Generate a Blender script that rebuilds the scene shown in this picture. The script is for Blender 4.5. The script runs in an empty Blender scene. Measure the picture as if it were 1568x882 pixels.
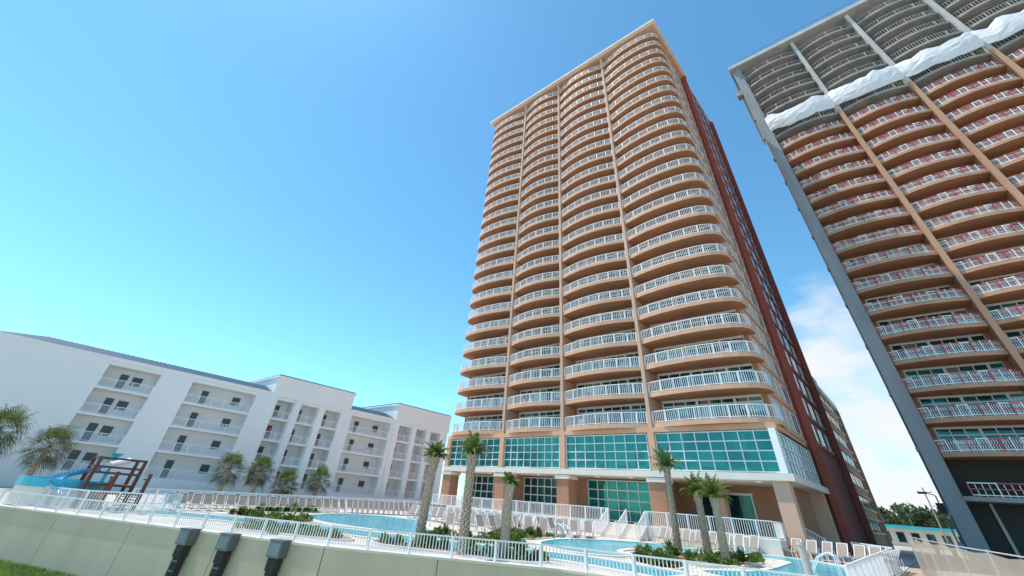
import bpy, bmesh, math, random
from mathutils import Vector, Matrix, Quaternion, noise
random.seed(7)
S=bpy.context.scene
COL=S.collection

# ---------------------------------------------------------------- materials
def new_mat(name):
    m=bpy.data.materials.new(name); m.use_nodes=True
    nt=m.node_tree; b=nt.nodes['Principled BSDF']
    return m,nt,b
def N(nt,t,**k):
    n=nt.nodes.new(t)
    for a,v in k.items(): setattr(n,a,v)
    return n
def stucco(name,c,var=.12,scale=.6,rough=.85,bump=.15,bscale=30,streak=True):
    m,nt,b=new_mat(name)
    g=N(nt,'ShaderNodeNewGeometry')
    mp=N(nt,'ShaderNodeMapping'); mp.inputs['Scale'].default_value=(1,1,.25 if streak else 1)
    nt.links.new(g.outputs['Position'],mp.inputs['Vector'])
    n=N(nt,'ShaderNodeTexNoise'); n.inputs['Scale'].default_value=scale; n.inputs['Detail'].default_value=6
    nt.links.new(mp.outputs['Vector'],n.inputs['Vector'])
    r=N(nt,'ShaderNodeValToRGB')
    r.color_ramp.elements[0].position=.3; r.color_ramp.elements[1].position=.7
    r.color_ramp.elements[0].color=tuple(x*(1-var) for x in c)+(1,)
    r.color_ramp.elements[1].color=tuple(min(1,x*(1+var)) for x in c)+(1,)
    nt.links.new(n.outputs['Fac'],r.inputs['Fac'])
    nt.links.new(r.outputs['Color'],b.inputs['Base Color'])
    b.inputs['Roughness'].default_value=rough
    if bump:
        n2=N(nt,'ShaderNodeTexNoise'); n2.inputs['Scale'].default_value=bscale
        nt.links.new(g.outputs['Position'],n2.inputs['Vector'])
        bp=N(nt,'ShaderNodeBump'); bp.inputs['Strength'].default_value=bump; bp.inputs['Distance'].default_value=.02
        nt.links.new(n2.outputs['Fac'],bp.inputs['Height']); nt.links.new(bp.outputs['Normal'],b.inputs['Normal'])
    return m
def plain(name,c,rough=.5,metal=0,var=.06):
    m=stucco(name,c,var=var,scale=2,rough=rough,bump=0,streak=False)
    m.node_tree.nodes['Principled BSDF'].inputs['Metallic'].default_value=metal
    return m
def glass(name,cols,px=1.25,pz=2.85,metal=.45,rough=.06):
    m,nt,b=new_mat(name)
    g=N(nt,'ShaderNodeNewGeometry')
    mp=N(nt,'ShaderNodeVectorMath',operation='DIVIDE'); mp.inputs[1].default_value=(px,px*3,pz)
    fl=N(nt,'ShaderNodeVectorMath',operation='FLOOR')
    nt.links.new(g.outputs['Position'],mp.inputs[0]); nt.links.new(mp.outputs[0],fl.inputs[0])
    w=N(nt,'ShaderNodeTexWhiteNoise',noise_dimensions='3D'); nt.links.new(fl.outputs[0],w.inputs['Vector'])
    r=N(nt,'ShaderNodeValToRGB'); r.color_ramp.interpolation='CONSTANT'
    els=r.color_ramp.elements
    els[0].position=0; els[0].color=cols[0]+(1,)
    els[1].position=1/len(cols); els[1].color=cols[1]+(1,)
    for i in range(2,len(cols)):
        e=els.new(i/len(cols)); e.color=cols[i]+(1,)
    nt.links.new(w.outputs['Value'],r.inputs['Fac']); nt.links.new(r.outputs['Color'],b.inputs['Base Color'])
    b.inputs['Metallic'].default_value=metal; b.inputs['Roughness'].default_value=rough
    n2=N(nt,'ShaderNodeTexNoise'); n2.inputs['Scale'].default_value=.8
    nt.links.new(g.outputs['Position'],n2.inputs['Vector'])
    bp=N(nt,'ShaderNodeBump'); bp.inputs['Strength'].default_value=.05; bp.inputs['Distance'].default_value=.1
    nt.links.new(n2.outputs['Fac'],bp.inputs['Height']); nt.links.new(bp.outputs['Normal'],b.inputs['Normal'])
    return m
def leafmat(name,c1,c2,scale=3):
    m,nt,b=new_mat(name)
    g=N(nt,'ShaderNodeNewGeometry')
    n=N(nt,'ShaderNodeTexNoise'); n.inputs['Scale'].default_value=scale; n.inputs['Detail'].default_value=3
    nt.links.new(g.outputs['Position'],n.inputs['Vector'])
    r=N(nt,'ShaderNodeValToRGB'); r.color_ramp.elements[0].position=.35; r.color_ramp.elements[1].position=.65
    r.color_ramp.elements[0].color=c1+(1,); r.color_ramp.elements[1].color=c2+(1,)
    nt.links.new(n.outputs['Fac'],r.inputs['Fac']); nt.links.new(r.outputs['Color'],b.inputs['Base Color'])
    b.inputs['Roughness'].default_value=.6
    tr=N(nt,'ShaderNodeBsdfTranslucent'); nt.links.new(r.outputs['Color'],tr.inputs['Color'])
    mx=N(nt,'ShaderNodeMixShader'); mx.inputs[0].default_value=.35
    out=nt.nodes['Material Output']
    nt.links.new(b.outputs[0],mx.inputs[1]); nt.links.new(tr.outputs[0],mx.inputs[2]); nt.links.new(mx.outputs[0],out.inputs['Surface'])
    return m

M={}
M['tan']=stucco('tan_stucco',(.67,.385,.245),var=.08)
M['under']=stucco('tan_underside_shade',(.42,.20,.105),var=.10)  # tan for slab bottoms, darkened: their shade is put into the colour
M['tan_b']=stucco('darker_tan_stucco',(.50,.29,.18),var=.12)  # darker tan for slabs and dividers of the second tower
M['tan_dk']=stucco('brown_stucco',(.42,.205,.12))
M['tan_lt']=stucco('light_tan_stucco',(.64,.40,.28),var=.08)
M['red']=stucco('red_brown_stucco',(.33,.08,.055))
M['cream']=stucco('cream_stucco',(.78,.69,.59),var=.05)
M['white']=stucco('white_stucco',(.86,.85,.84),var=.03,scale=.25)
M['wpaint']=plain('white_paint',(.87,.86,.85),rough=.4,var=.02)
M['frame']=plain('white_frame',(.76,.76,.74),rough=.4,var=.02)
M['teal']=glass('teal_glass',[(.015,.085,.095),(.03,.17,.18),(.015,.11,.13),(.04,.23,.24),(.02,.07,.08),(.28,.34,.32)])
M['teal_lobby']=glass('teal_lobby_glass',[(.015,.20,.185),(.015,.22,.20),(.015,.17,.165),(.02,.24,.215)],px=1.1,pz=1.3,metal=.35)
M['darkglass']=glass('dark_glass',[(.01,.045,.05),(.015,.075,.08),(.02,.10,.10)],px=1.1,pz=1.3,metal=.3)
M['sideglass']=glass('side_glass',[(.10,.14,.18),(.15,.20,.24),(.22,.27,.30)],metal=.5)
M['conc']=stucco('grey_concrete',(.32,.305,.285),var=.2)
M['conc_lt']=stucco('light_concrete',(.48,.46,.43),var=.15)
M['bluegrey']=stucco('blue_grey_concrete',(.27,.29,.305),var=.15)
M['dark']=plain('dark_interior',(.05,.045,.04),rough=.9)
M['redrail']=plain('red_rail',(.55,.10,.11),rough=.5)
M['blueroof']=plain('blue_metal_roof',(.03,.055,.095),rough=.5,metal=.1)
M['door']=plain('blue_grey_door',(.06,.08,.11),rough=.4)
M['wall']=stucco('beige_wall',(.74,.55,.395),var=.10,scale=.5)
M['steel']=plain('grey_steel',(.17,.185,.20),rough=.45,metal=.3)
M['brownwood']=plain('brown_paint',(.14,.045,.03),rough=.6)
M['aqua']=plain('aqua_plastic',(.04,.45,.58),rough=.3)
M['blueslide']=plain('blue_plastic',(.15,.42,.60),rough=.25)
M['bark']=stucco('palm_bark',(.32,.24,.17),var=.35,scale=9,bump=.6,bscale=20,streak=False)
M['boot']=stucco('palm_boot',(.52,.43,.33),var=.2,scale=6,streak=False)
M['palm']=leafmat('palm_leaf',(.05,.10,.015),(.17,.22,.04),2)
M['palm_dk']=leafmat('fan_palm_leaf',(.03,.06,.015),(.10,.12,.03),1.2)
M['shrub']=leafmat('shrub_leaf',(.06,.13,.02),(.20,.28,.05),2.5)
M['tree']=leafmat('tree_leaf',(.03,.06,.02),(.10,.14,.05),.08)
M['mulch']=stucco('mulch',(.30,.19,.12),var=.4,scale=5,bump=.8,streak=False)
M['sling']=plain('brown_sling',(.30,.245,.20),rough=.8)
m,nt,b=new_mat('white_plastic_sheet'); b.inputs['Base Color'].default_value=(.88,.89,.90,1); b.inputs['Roughness'].default_value=.4
g=N(nt,'ShaderNodeNewGeometry'); n=N(nt,'ShaderNodeTexNoise'); n.inputs['Scale'].default_value=.7; n.inputs['Detail'].default_value=4; n.inputs['Distortion'].default_value=1.2
nt.links.new(g.outputs['Position'],n.inputs['Vector']); bp=N(nt,'ShaderNodeBump'); bp.inputs['Distance'].default_value=.25; bp.inputs['Strength'].default_value=.4
nt.links.new(n.outputs['Fac'],bp.inputs['Height']); nt.links.new(bp.outputs['Normal'],b.inputs['Normal'])
tr=N(nt,'ShaderNodeBsdfTranslucent'); tr.inputs['Color'].default_value=(.9,.9,.9,1)
mx=N(nt,'ShaderNodeMixShader'); mx.inputs[0].default_value=.25
nt.links.new(b.outputs[0],mx.inputs[1]); nt.links.new(tr.outputs[0],mx.inputs[2]); nt.links.new(mx.outputs[0],nt.nodes['Material Output'].inputs['Surface'])
M['tarp']=m
m,nt,b=new_mat('pool_water')
g=N(nt,'ShaderNodeNewGeometry'); n=N(nt,'ShaderNodeTexNoise'); n.inputs['Scale'].default_value=.7; n.inputs['Detail'].default_value=4
nt.links.new(g.outputs['Position'],n.inputs['Vector'])
r=N(nt,'ShaderNodeValToRGB'); r.color_ramp.elements[0].position=.3; r.color_ramp.elements[1].position=.7
r.color_ramp.elements[0].color=(.005,.28,.40,1); r.color_ramp.elements[1].color=(.03,.47,.56,1)
nt.links.new(n.outputs['Fac'],r.inputs['Fac']); nt.links.new(r.outputs['Color'],b.inputs['Base Color']); b.inputs['Roughness'].default_value=.08
b.inputs['Specular IOR Level'].default_value=.12
n=N(nt,'ShaderNodeTexNoise'); n.inputs['Scale'].default_value=4; nt.links.new(g.outputs['Position'],n.inputs['Vector'])
bp=N(nt,'ShaderNodeBump'); bp.inputs['Distance'].default_value=.06; bp.inputs['Strength'].default_value=.6
nt.links.new(n.outputs['Fac'],bp.inputs['Height']); nt.links.new(bp.outputs['Normal'],b.inputs['Normal'])
M['water']=m
m,nt,b=new_mat('pool_deck_pavers')
g=N(nt,'ShaderNodeNewGeometry'); br=N(nt,'ShaderNodeTexBrick'); br.inputs['Scale'].default_value=1.0
br.inputs['Color1'].default_value=(.70,.63,.55,1); br.inputs['Color2'].default_value=(.60,.53,.47,1); br.inputs['Mortar'].default_value=(.42,.37,.32,1); br.inputs['Mortar Size'].default_value=.014
br.inputs['Brick Width'].default_value=1.2; br.inputs['Row Height'].default_value=.6
nt.links.new(g.outputs['Position'],br.inputs['Vector'])
n=N(nt,'ShaderNodeTexNoise'); n.inputs['Scale'].default_value=.35; n.inputs['Detail'].default_value=6; nt.links.new(g.outputs['Position'],n.inputs['Vector'])
r=N(nt,'ShaderNodeValToRGB'); r.color_ramp.elements[0].position=.3; r.color_ramp.elements[1].position=.7; r.color_ramp.elements[0].color=(.78,.78,.78,1); r.color_ramp.elements[1].color=(1,1,1,1)
nt.links.new(n.outputs['Fac'],r.inputs['Fac'])
mm=N(nt,'ShaderNodeMixRGB',blend_type='MULTIPLY'); mm.inputs[0].default_value=1
nt.links.new(br.outputs['Color'],mm.inputs[1]); nt.links.new(r.outputs['Color'],mm.inputs[2]); nt.links.new(mm.outputs[0],b.inputs['Base Color'])
b.inputs['Roughness'].default_value=.8
M['deck']=m
def ground_mat(name,c1,c2,scale):
    m,nt,b=new_mat(name)
    g=N(nt,'ShaderNodeNewGeometry'); n=N(nt,'ShaderNodeTexNoise'); n.inputs['Scale'].default_value=scale; n.inputs['Detail'].default_value=8
    nt.links.new(g.outputs['Position'],n.inputs['Vector'])
    r=N(nt,'ShaderNodeValToRGB'); r.color_ramp.elements[0].position=.35; r.color_ramp.elements[1].position=.65
    r.color_ramp.elements[0].color=c1+(1,); r.color_ramp.elements[1].color=c2+(1,)
    nt.links.new(n.outputs['Fac'],r.inputs['Fac']); nt.links.new(r.outputs['Color'],b.inputs['Base Color']); b.inputs['Roughness'].default_value=.95
    return m
M['grass']=ground_mat('grass',(.10,.15,.03),(.20,.25,.06),.8)
M['sand']=ground_mat('beach_sand',(.48,.40,.31),(.58,.49,.39),.5)
M['lot']=ground_mat('sandy_lot',(.36,.30,.24),(.50,.43,.35),.25)
M['blade']=leafmat('grass_blade',(.10,.18,.03),(.26,.34,.07),1)

# ---------------------------------------------------------------- mesh builder
class MB:
    def __init__(s): s.v=[];s.f=[];s.m=[];s.mats=[]
    def mi(s,k):
        if k not in s.mats: s.mats.append(k)
        return s.mats.index(k)
    def add(s,vs,fs,k):
        o=len(s.v); s.v+=[tuple(v) for v in vs]; i=s.mi(k)
        for f in fs: s.f.append(tuple(a+o for a in f)); s.m.append(i)
    def box(s,x0,x1,y0,y1,z0,z1,k):
        s.add([(x0,y0,z0),(x1,y0,z0),(x1,y1,z0),(x0,y1,z0),(x0,y0,z1),(x1,y0,z1),(x1,y1,z1),(x0,y1,z1)],
              [(0,3,2,1),(4,5,6,7),(0,1,5,4),(1,2,6,5),(2,3,7,6),(3,0,4,7)],k)
    def obox(s,c,ax,L,W,z0,z1,k):
        ax=Vector((ax[0],ax[1])).normalized(); n=Vector((-ax.y,ax.x)); c=Vector(c)
        ps=[c-ax*L/2-n*W/2,c+ax*L/2-n*W/2,c+ax*L/2+n*W/2,c-ax*L/2+n*W/2]
        s.prism([(p.x,p.y) for p in ps],z0,z1,k)
    def prism(s,pts,z0,z1,k,kb=None):
        n=len(pts)
        a=[(p[0],p[1],z0) for p in pts]+[(p[0],p[1],z1) for p in pts]
        s.add(a,[tuple(range(n,2*n))]+[(i,(i+1)%n,n+(i+1)%n,n+i) for i in range(n)],k)
        s.add([(p[0],p[1],z0) for p in pts],[tuple(range(n-1,-1,-1))],kb or k)
    def tube(s,p0,p1,r0,r1,k,n=6):
        p0=Vector(p0);p1=Vector(p1);d=(p1-p0)
        if d.length<1e-6: return
        q=d.to_track_quat('Z','Y')
        vs=[]
        for p,r in((p0,r0),(p1,r1)):
            for i in range(n):
                a=2*math.pi*(i+.5)/n; vs.append(p+q@Vector((math.cos(a)*r,math.sin(a)*r,0)))
        s.add(vs,[(i,(i+1)%n,n+(i+1)%n,n+i) for i in range(n)]+[tuple(range(n-1,-1,-1)),tuple(range(n,2*n))],k)
    def rail(s,pts,h=1.07,k='wpaint',sp=.28,bw=.045,top=.06,post=1.8):
        acc=post
        for si,(a,b) in enumerate(zip(pts[:-1],pts[1:])):
            a=Vector(a);b=Vector(b);L=(b-a).length
            if L<.02: continue
            d=(b-a)/L
            for zz,t in ((h,top),(.1,top*.8)):
                s.tube(a+Vector((0,0,zz)),b+Vector((0,0,zz)),t*.7,t*.7,k,4)
            n=max(1,int(L/sp))
            for i in range(n):
                p=a+d*(L*(i+.5)/n)
                s.box(p.x-bw/2,p.x+bw/2,p.y-bw/2,p.y+bw/2,p.z+.1,p.z+h,k)
            t=post-acc
            while t<L:
                p=a+d*t; w=.05
                s.box(p.x-w,p.x+w,p.y-w,p.y+w,p.z,p.z+h+.025,k); t+=post
            acc=L-(t-post)
        p=Vector(pts[-1]); s.box(p.x-.052,p.x+.052,p.y-.052,p.y+.052,p.z,p.z+h+.03,k)
    def mesh(s,name):
        me=bpy.data.meshes.new(name); me.from_pydata(s.v,[],s.f)
        for k in s.mats: me.materials.append(M[k])
        me.polygons.foreach_set('material_index',s.m); me.update()
        return me
    def obj(s,name,parent=None,loc=(0,0,0)):
        return link(s.mesh(name),name,parent,loc)
def link(me,name,parent=None,loc=(0,0,0)):
    o=bpy.data.objects.new(name,me); COL.objects.link(o); o.location=loc
    if parent: o.parent=parent
    return o
def empty(name,loc=(0,0,0)):
    o=bpy.data.objects.new(name,None); COL.objects.link(o); o.location=loc; return o

def zd(y): return min(-1.55,-2.2+.018*(y-14))

# ---------------------------------------------------------------- ground, deck, wall
WP=[(-3000,-32),(-130,-32),(-46,3),(-22.4,13.1),(-13.2,19.0),(-4,21.5),(3,22.5),(60,24),(3000,24)]
def wally(x):
    for a,b in zip(WP[:-1],WP[1:]):
        if a[0]<=x<=b[0]: return a[1]+(b[1]-a[1])*(x-a[0])/(b[0]-a[0])
g=MB()
for a,b in zip(WP[:-1],WP[1:]):
    q=lambda p,y,o=-.03:(p[0],y,zd(y)+o)
    g.add([q(a,a[1]),q(b,b[1]),q(b,50),q(a,50)],[(0,1,2,3)],'lot')
    g.add([q(a,50),q(b,50),(b[0],4000,-1.58),(a[0],4000,-1.58)],[(0,1,2,3)],'lot')
    g.add([(a[0],a[1]-7,-4.6),(b[0],b[1]-7,-4.6),(b[0],b[1],-4.6),(a[0],a[1],-4.6)],[(0,1,2,3)],'grass')
    g.add([(a[0],-3000,-4.6),(b[0],-3000,-4.6),(b[0],b[1]-7,-4.6),(a[0],a[1]-7,-4.6)],[(0,1,2,3)],'sand')
    g.add([(a[0],a[1],-4.6),(b[0],b[1],-4.6),q(b,b[1]),q(a,a[1])],[(0,1,2,3)],'lot')
g.obj('ground')
d=MB(); xs=[-76,-46,-22.4,-13.2,-4,-3.2]
for a,b in zip(xs[:-1],xs[1:]):
    pa,pb=wally(a)+.1,wally(b)+.1
    d.add([(a,pa,zd(pa)),(b,pb,zd(pb)),(b,50,zd(50)),(a,50,zd(50))],[(0,1,2,3)],'deck')
    d.add([(a,50,zd(50)),(b,50,zd(50)),(b,110,zd(50)),(a,110,zd(50))],[(0,1,2,3)],'deck')
d.obj('pool_deck')
w=MB(); wr=MB(); rp=[]
for a,b in zip(WP[1:-2],WP[2:-1]):
    L=math.dist(a,b); n=max(1,round(L/6.0))
    for i in range(n):
        p=Vector(a).lerp(Vector(b),i/n); q=Vector(a).lerp(Vector(b),(i+1)/n)
        dd=(q-p).normalized(); nn=Vector((dd.y,-dd.x))
        p2=p+dd*.02; q2=q-dd*.02
        zt0=zd(p.y)+.02; zt1=zd(q.y)+.02
        P=[p2+nn*.15,q2+nn*.15,q2-nn*.15,p2-nn*.15]
        vs=[(v.x,v.y,-4.8) for v in P]+[(P[0].x,P[0].y,zt0),(P[1].x,P[1].y,zt1),(P[2].x,P[2].y,zt1),(P[3].x,P[3].y,zt0)]
        w.add(vs,[(0,3,2,1),(4,5,6,7),(0,1,5,4),(1,2,6,5),(2,3,7,6),(3,0,4,7)],'wall')
        P=[p+nn*.19,q+nn*.19,q-nn*.19,p-nn*.19]; zz=[zt0,zt1,zt1,zt0]
        w.add([(v.x,v.y,z+.001) for v,z in zip(P,zz)]+[(v.x,v.y,z+.09) for v,z in zip(P,zz)],[(0,3,2,1),(4,5,6,7),(0,1,5,4),(1,2,6,5),(2,3,7,6)],'cream')
        if p.x>-75 and q.x<4: rp.append((p.x,p.y,zt0+.09)); last=(q.x,q.y,zt1+.09)
wr.rail(rp+[last],h=.70,sp=.15,bw=.032,top=.055,post=2.0)
ret=empty('retaining_wall'); w.obj('wall_panels',ret)
wr.obj('wall_railing')

def cr(pts,n=7,closed=True):
    out=[];L=len(pts)
    for i in range(L if closed else L-1):
        g4=[pts[(i+k-1)%L] if closed else pts[max(0,min(L-1,i+k-1))] for k in range(4)]
        for j in range(n):
            t=j/n; c=[]
            for a in range(2):
                p0,p1,p2,p3=[q[a] for q in g4]
                c.append(.5*((2*p1)+(-p0+p2)*t+(2*p0-5*p1+4*p2-p3)*t*t+(-p0+3*p1-3*p2+p3)*t**3))
            out.append(tuple(c))
    if not closed: out.append(pts[-1])
    return out
def sheet(mb,pts,o,k):
    mb.add([(p[0],p[1],zd(p[1])+o) for p in pts],[tuple(range(len(pts)))],k)
def offset(pts,dist):
    L=len(pts);out=[]
    A=sum(pts[i][0]*pts[(i+1)%L][1]-pts[(i+1)%L][0]*pts[i][1] for i in range(L))
    sg=1 if A>0 else -1
    for i in range(L):
        a=Vector(pts[i-1]);b=Vector(pts[(i+1)%L]); t=(b-a).normalized()
        out.append((pts[i][0]+t.y*dist*sg,pts[i][1]-t.x*dist*sg))
    return out
def coping(mb,pts,wd,h,k):
    o=offset(pts,wd); L=len(pts)
    for i in range(L):
        j=(i+1)%L
        a,b,c,e=pts[i],pts[j],o[j],o[i]
        z=lambda p,q:(p[0],p[1],zd(p[1])+q)
        mb.add([z(a,h),z(b,h),z(c,h),z(e,h)],[(0,1,2,3)],k)
        mb.add([z(a,0),z(b,0),z(b,h),z(a,h)],[(0,1,2,3)],k)
        mb.add([z(e,0),z(c,0),z(c,h),z(e,h)],[(0,1,2,3)],k)
def ribbon(cl,wd):
    cl=cr(cl,6,False);l=[];r=[]
    for i,p in enumerate(cl):
        a=Vector(cl[max(0,i-1)]);b=Vector(cl[min(len(cl)-1,i+1)]);t=(b-a).normalized()
        l.append((p[0]-t.y*wd/2,p[1]+t.x*wd/2)); r.append((p[0]+t.y*wd/2,p[1]-t.x*wd/2))
    return l+r[::-1]
pools={'lazy_river':ribbon([(-44,10.2),(-41,12.3),(-36,15.2),(-30.6,17.6),(-25,19.6),(-19.5,21.4),(-16,23.2),(-13,23.4),(-10,23.2)],2.8),
 'swimming_pool':cr([(-43,22.5),(-45,29),(-38.5,31.5),(-32,27),(-27.5,23.6),(-29,21.7),(-34,20.4),(-38.5,20.6)]),
 'swimming_pool.001':cr([(-21.5,28.5),(-22.5,34),(-19,39),(-14,39.3),(-13.8,36.5),(-16.8,33.5),(-16.6,30),(-14.9,28.6),(-15.8,26.6),(-18.5,26.2)]),
 'swimming_pool.002':cr([(-13,41.3),(-9,42),(-6,40),(-4.9,36),(-5,30),(-7,25.6),(-10,26.4),(-8.4,30),(-8.4,36),(-9,38.6),(-13,38.8)])}
for nme,pts in pools.items():
    e=empty(nme.split('.')[0]); a=MB(); sheet(a,pts,.03,'water'); a.obj('water',e)
    a=MB(); coping(a,pts,.35,.07,'cream'); a.obj('coping',e)
def grab(x,y,dx,dy):
    e=empty('pool_handrail'); a=MB(); z=zd(y)
    for o in(-.3,.3):
        ox,oy=-dy*o,dx*o; P=[(x+ox,y+oy,z),(x+ox,y+oy,z+.85),(x+ox+dx*.25,y+oy+dy*.25,z+.98),(x+ox+dx*.8,y+oy+dy*.8,z+.75),(x+ox+dx*1.3,y+oy+dy*1.3,z+.05)]
        for p_,q_ in zip(P[:-1],P[1:]): a.tube(p_,q_,.03,.03,'wpaint',6)
    a.obj('rails',e)
grab(-31.5,26.9,-.7,-.7); grab(-22.6,32,1,0); grab(-5.2,33,-1,0); grab(-12,40,.2,-1)

# ---------------------------------------------------------------- shrubs
def clump(mb,c,r,h,n,k,ls=.12):
    for i in range(n):
        a=random.uniform(0,6.283); rr=r*math.sqrt(random.random()); z=h*random.random()*(1-(rr/r)**2*.7)
        p=Vector((c[0]+rr*math.cos(a),c[1]+rr*math.sin(a),c[2]+z+.03))
        q=Quaternion((random.random()-.5,random.random()-.5,random.random()-.5,random.random()-.5)).normalized()
        l=ls*random.uniform(.6,1.5)
        mb.add([p+q@Vector((-l*.4,0,0)),p+q@Vector((0,-l,0)),p+q@Vector((l*.4,0,0)),p+q@Vector((0,l,0))],[(0,1,2,3)],k)
def spiky(mb,c,r,n,k):
    for i in range(n):
        a=random.uniform(0,6.283); e=random.uniform(.3,1.4); L=r*random.uniform(.7,1.1)
        d=Vector((math.cos(a)*math.cos(e),math.sin(a)*math.cos(e),math.sin(e))); s=Vector((-math.sin(a),math.cos(a),0))*.04
        p=Vector(c); m_=p+d*L*.6; t=p+d*L+Vector((0,0,-L*.25))
        mb.add([p-s,p+s,m_+s*1.2,m_-s*1.2,t],[(0,1,2,3),(3,2,4)],k)
beds=[[(-41,15.0),(-37,17.4),(-33,19.0),(-35.5,19.2),(-39,19.2),(-43,17)],
 [(-26,21.6),(-23,22.4),(-19,23.8),(-20.5,25.2),(-24,24.8),(-26.8,23)],
 [(-23,16.4),(-20,17.6),(-16,19.1),(-15.2,20.6),(-17.5,20.6),(-21,19),(-24.3,17.4)],
 [(-15.0,31),(-13,29),(-10.8,28.8),(-9.6,32),(-9.8,36),(-12,36.6),(-12.8,34.6),(-14.8,33)],
 [(-24.8,27),(-23.4,28.5),(-23.8,33),(-25.5,33),(-26.5,29.5)],
 [(-14,26.6),(-12.3,25.2),(-11,25.3),(-11.2,27),(-12.5,28),(-13.6,27.8)],
 [(-31.4,12.2),(-28,13.8),(-25,15.4),(-26,16.4),(-29,15.2),(-32.4,13.4)],
 [(-47.5,19),(-45.5,20.5),(-46.6,25),(-48,25.5),(-49.5,22)]]
def inpoly(p,poly):
    c=False;j=len(poly)-1
    for i in range(len(poly)):
        if (poly[i][1]>p[1])!=(poly[j][1]>p[1]) and p[0]<(poly[j][0]-poly[i][0])*(p[1]-poly[i][1])/(poly[j][1]-poly[i][1])+poly[i][0]: c=not c
        j=i
    return c
for bi,bd in enumerate(beds):
    e=empty('planting_bed'); pts=cr(bd,6); a=MB(); sheet(a,pts,.05,'mulch'); coping(a,pts,.15,.09,'cream'); a.obj('mulch_and_kerb',e)
    a=MB(); x0=min(p[0] for p in bd);x1=max(p[0] for p in bd);y0=min(p[1] for p in bd);y1=max(p[1] for p in bd)
    cnt=0;tries=0
    while cnt<32 and tries<600:
        tries+=1; p=(random.uniform(x0,x1),random.uniform(y0,y1))
        if inpoly(p,bd):
            cnt+=1
            if cnt%5==0: spiky(a,(p[0],p[1],zd(p[1])+.1),random.uniform(.5,.95),60,'palm')
            else: clump(a,(p[0],p[1],zd(p[1])+.05),random.uniform(.22,.55),random.uniform(.18,.5),80,'shrub')
    a.obj('shrubs',e)

# ---------------------------------------------------------------- palms
def frond(mb,base,az,el,L,droop,k,wl=.45,nl=18,w0=.03):
    p=Vector(base); e=el; pts=[p.copy()]; n=8
    for i in range(n):
        d=Vector((math.cos(az)*math.cos(e),math.sin(az)*math.cos(e),math.sin(e))); p=p+d*L/n; pts.append(p.copy()); e-=droop/n*(1+i*.25)
    for i in range(n): mb.tube(pts[i],pts[i+1],.022*(1-i/n)+.006,.022*(1-(i+1)/n)+.006,k,3)
    side=Vector((-math.sin(az),math.cos(az),0))
    for j in range(nl):
        t=.22+.78*j/(nl-1); f=t*n; i=min(n-1,int(f)); q=pts[i].lerp(pts[i+1],f-i); tn=(pts[i+1]-pts[i]).normalized()
        ll=wl*math.sin(math.pi*(.15+.8*t))*random.uniform(.8,1.15)
        for sgn in(-1,1):
            d=(side*sgn*.7+tn*.75+Vector((0,0,-.3+random.uniform(-.2,.2)))).normalized()
            a=q+tn*w0; b_=q-tn*w0; m_=q+d*ll*.6
            mb.add([b_,a,m_+tn*w0*.8,m_-tn*w0*.8,q+d*ll+Vector((0,0,-.12*ll))],[(0,1,2,3),(3,2,4)],k)
def fan(mb,base,az,el,L,k,R=.75):
    d=Vector((math.cos(az)*math.cos(el),math.sin(az)*math.cos(el),math.sin(el)))
    c=Vector(base)+d*L; mb.tube(base,c,.02,.012,k,3)
    side=Vector((-math.sin(az),math.cos(az),0)); up=side.cross(d).normalized()
    roll=random.uniform(-.5,.5); side=side*math.cos(roll)+up*math.sin(roll)
    n=17
    for i in range(n):
        a=-1.9+3.8*i/(n-1); dd=(d*math.cos(a)+side*math.sin(a)).normalized(); r=R*(1-.22*abs(a)/1.9)*random.uniform(.85,1.1)
        s=dd.cross(up)*.035; m_=c+dd*r*.6; t=c+dd*r+Vector((0,0,-r*.35))
        mb.add([c,m_+s,t,m_-s],[(0,1,2,3)],k)
def trunk(mb,x,y,z0,h,r,lean=(0,0),boots=True):
    n=14; prev=None
    for i in range(n+1):
        t=i/n; c=Vector((x+lean[0]*t*t,y+lean[1]*t*t,z0+h*t)); rr=r*(1.15-.25*t) if t<.85 else r*(.9+.35*(t-.85)/.15)
        if prev: mb.tube(prev[0],c,prev[1],rr,'bark',10)
        prev=(c,rr)
        if boots and t>.05:
            for kx in range(3):
              for j in range(7):
                a=6.283*(j+(kx%2)*.5)/7+i*.3; zz=c.z-(h/n)*kx/3
                o=Vector((math.cos(a),math.sin(a),0)); s=Vector((-math.sin(a),math.cos(a),0))
                b0=Vector((c.x,c.y,zz))+o*rr*.92
                mb.add([b0-s*.06-Vector((0,0,.1)),b0+s*.06-Vector((0,0,.1)),b0+o*.07+s*.035+Vector((0,0,.08)),b0+o*.07-s*.035+Vector((0,0,.08)),b0+Vector((0,0,.04))],[(0,1,2,3),(3,2,4)],'boot')
    return c
def palm(x,y,h,r=.2,L=1.5,nf=24,lean=(0,0),spread=.75):
    z=zd(y); e=empty('palm_tree'); a=MB(); top=trunk(a,x,y,z,h,r,lean); a.obj('trunk',e)
    a=MB()
    for i in range(nf):
        az=i*2.399+random.uniform(-.2,.2); t=i/nf
        frond(a,top-Vector((0,0,.1)),az,1.5-spread*t,L*random.uniform(.75,1.15),.35+.9*t,'palm',.34,16)
    a.obj('fronds',e); return e
def fanpalm(x,y,h,R=1.0,L=1.3,nf=42):
    z=zd(y); e=empty('fan_palm'); a=MB(); top=trunk(a,x,y,z,h,.22); a.obj('trunk',e)
    a=MB()
    for i in range(nf):
        t=i/nf; fan(a,top,i*2.399+random.uniform(-.2,.2),1.4-2.3*t+random.uniform(-.15,.15),L*random.uniform(.7,1.1),'palm_dk' if t>.25 else 'palm',R)
    a.obj('fronds',e)
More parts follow.
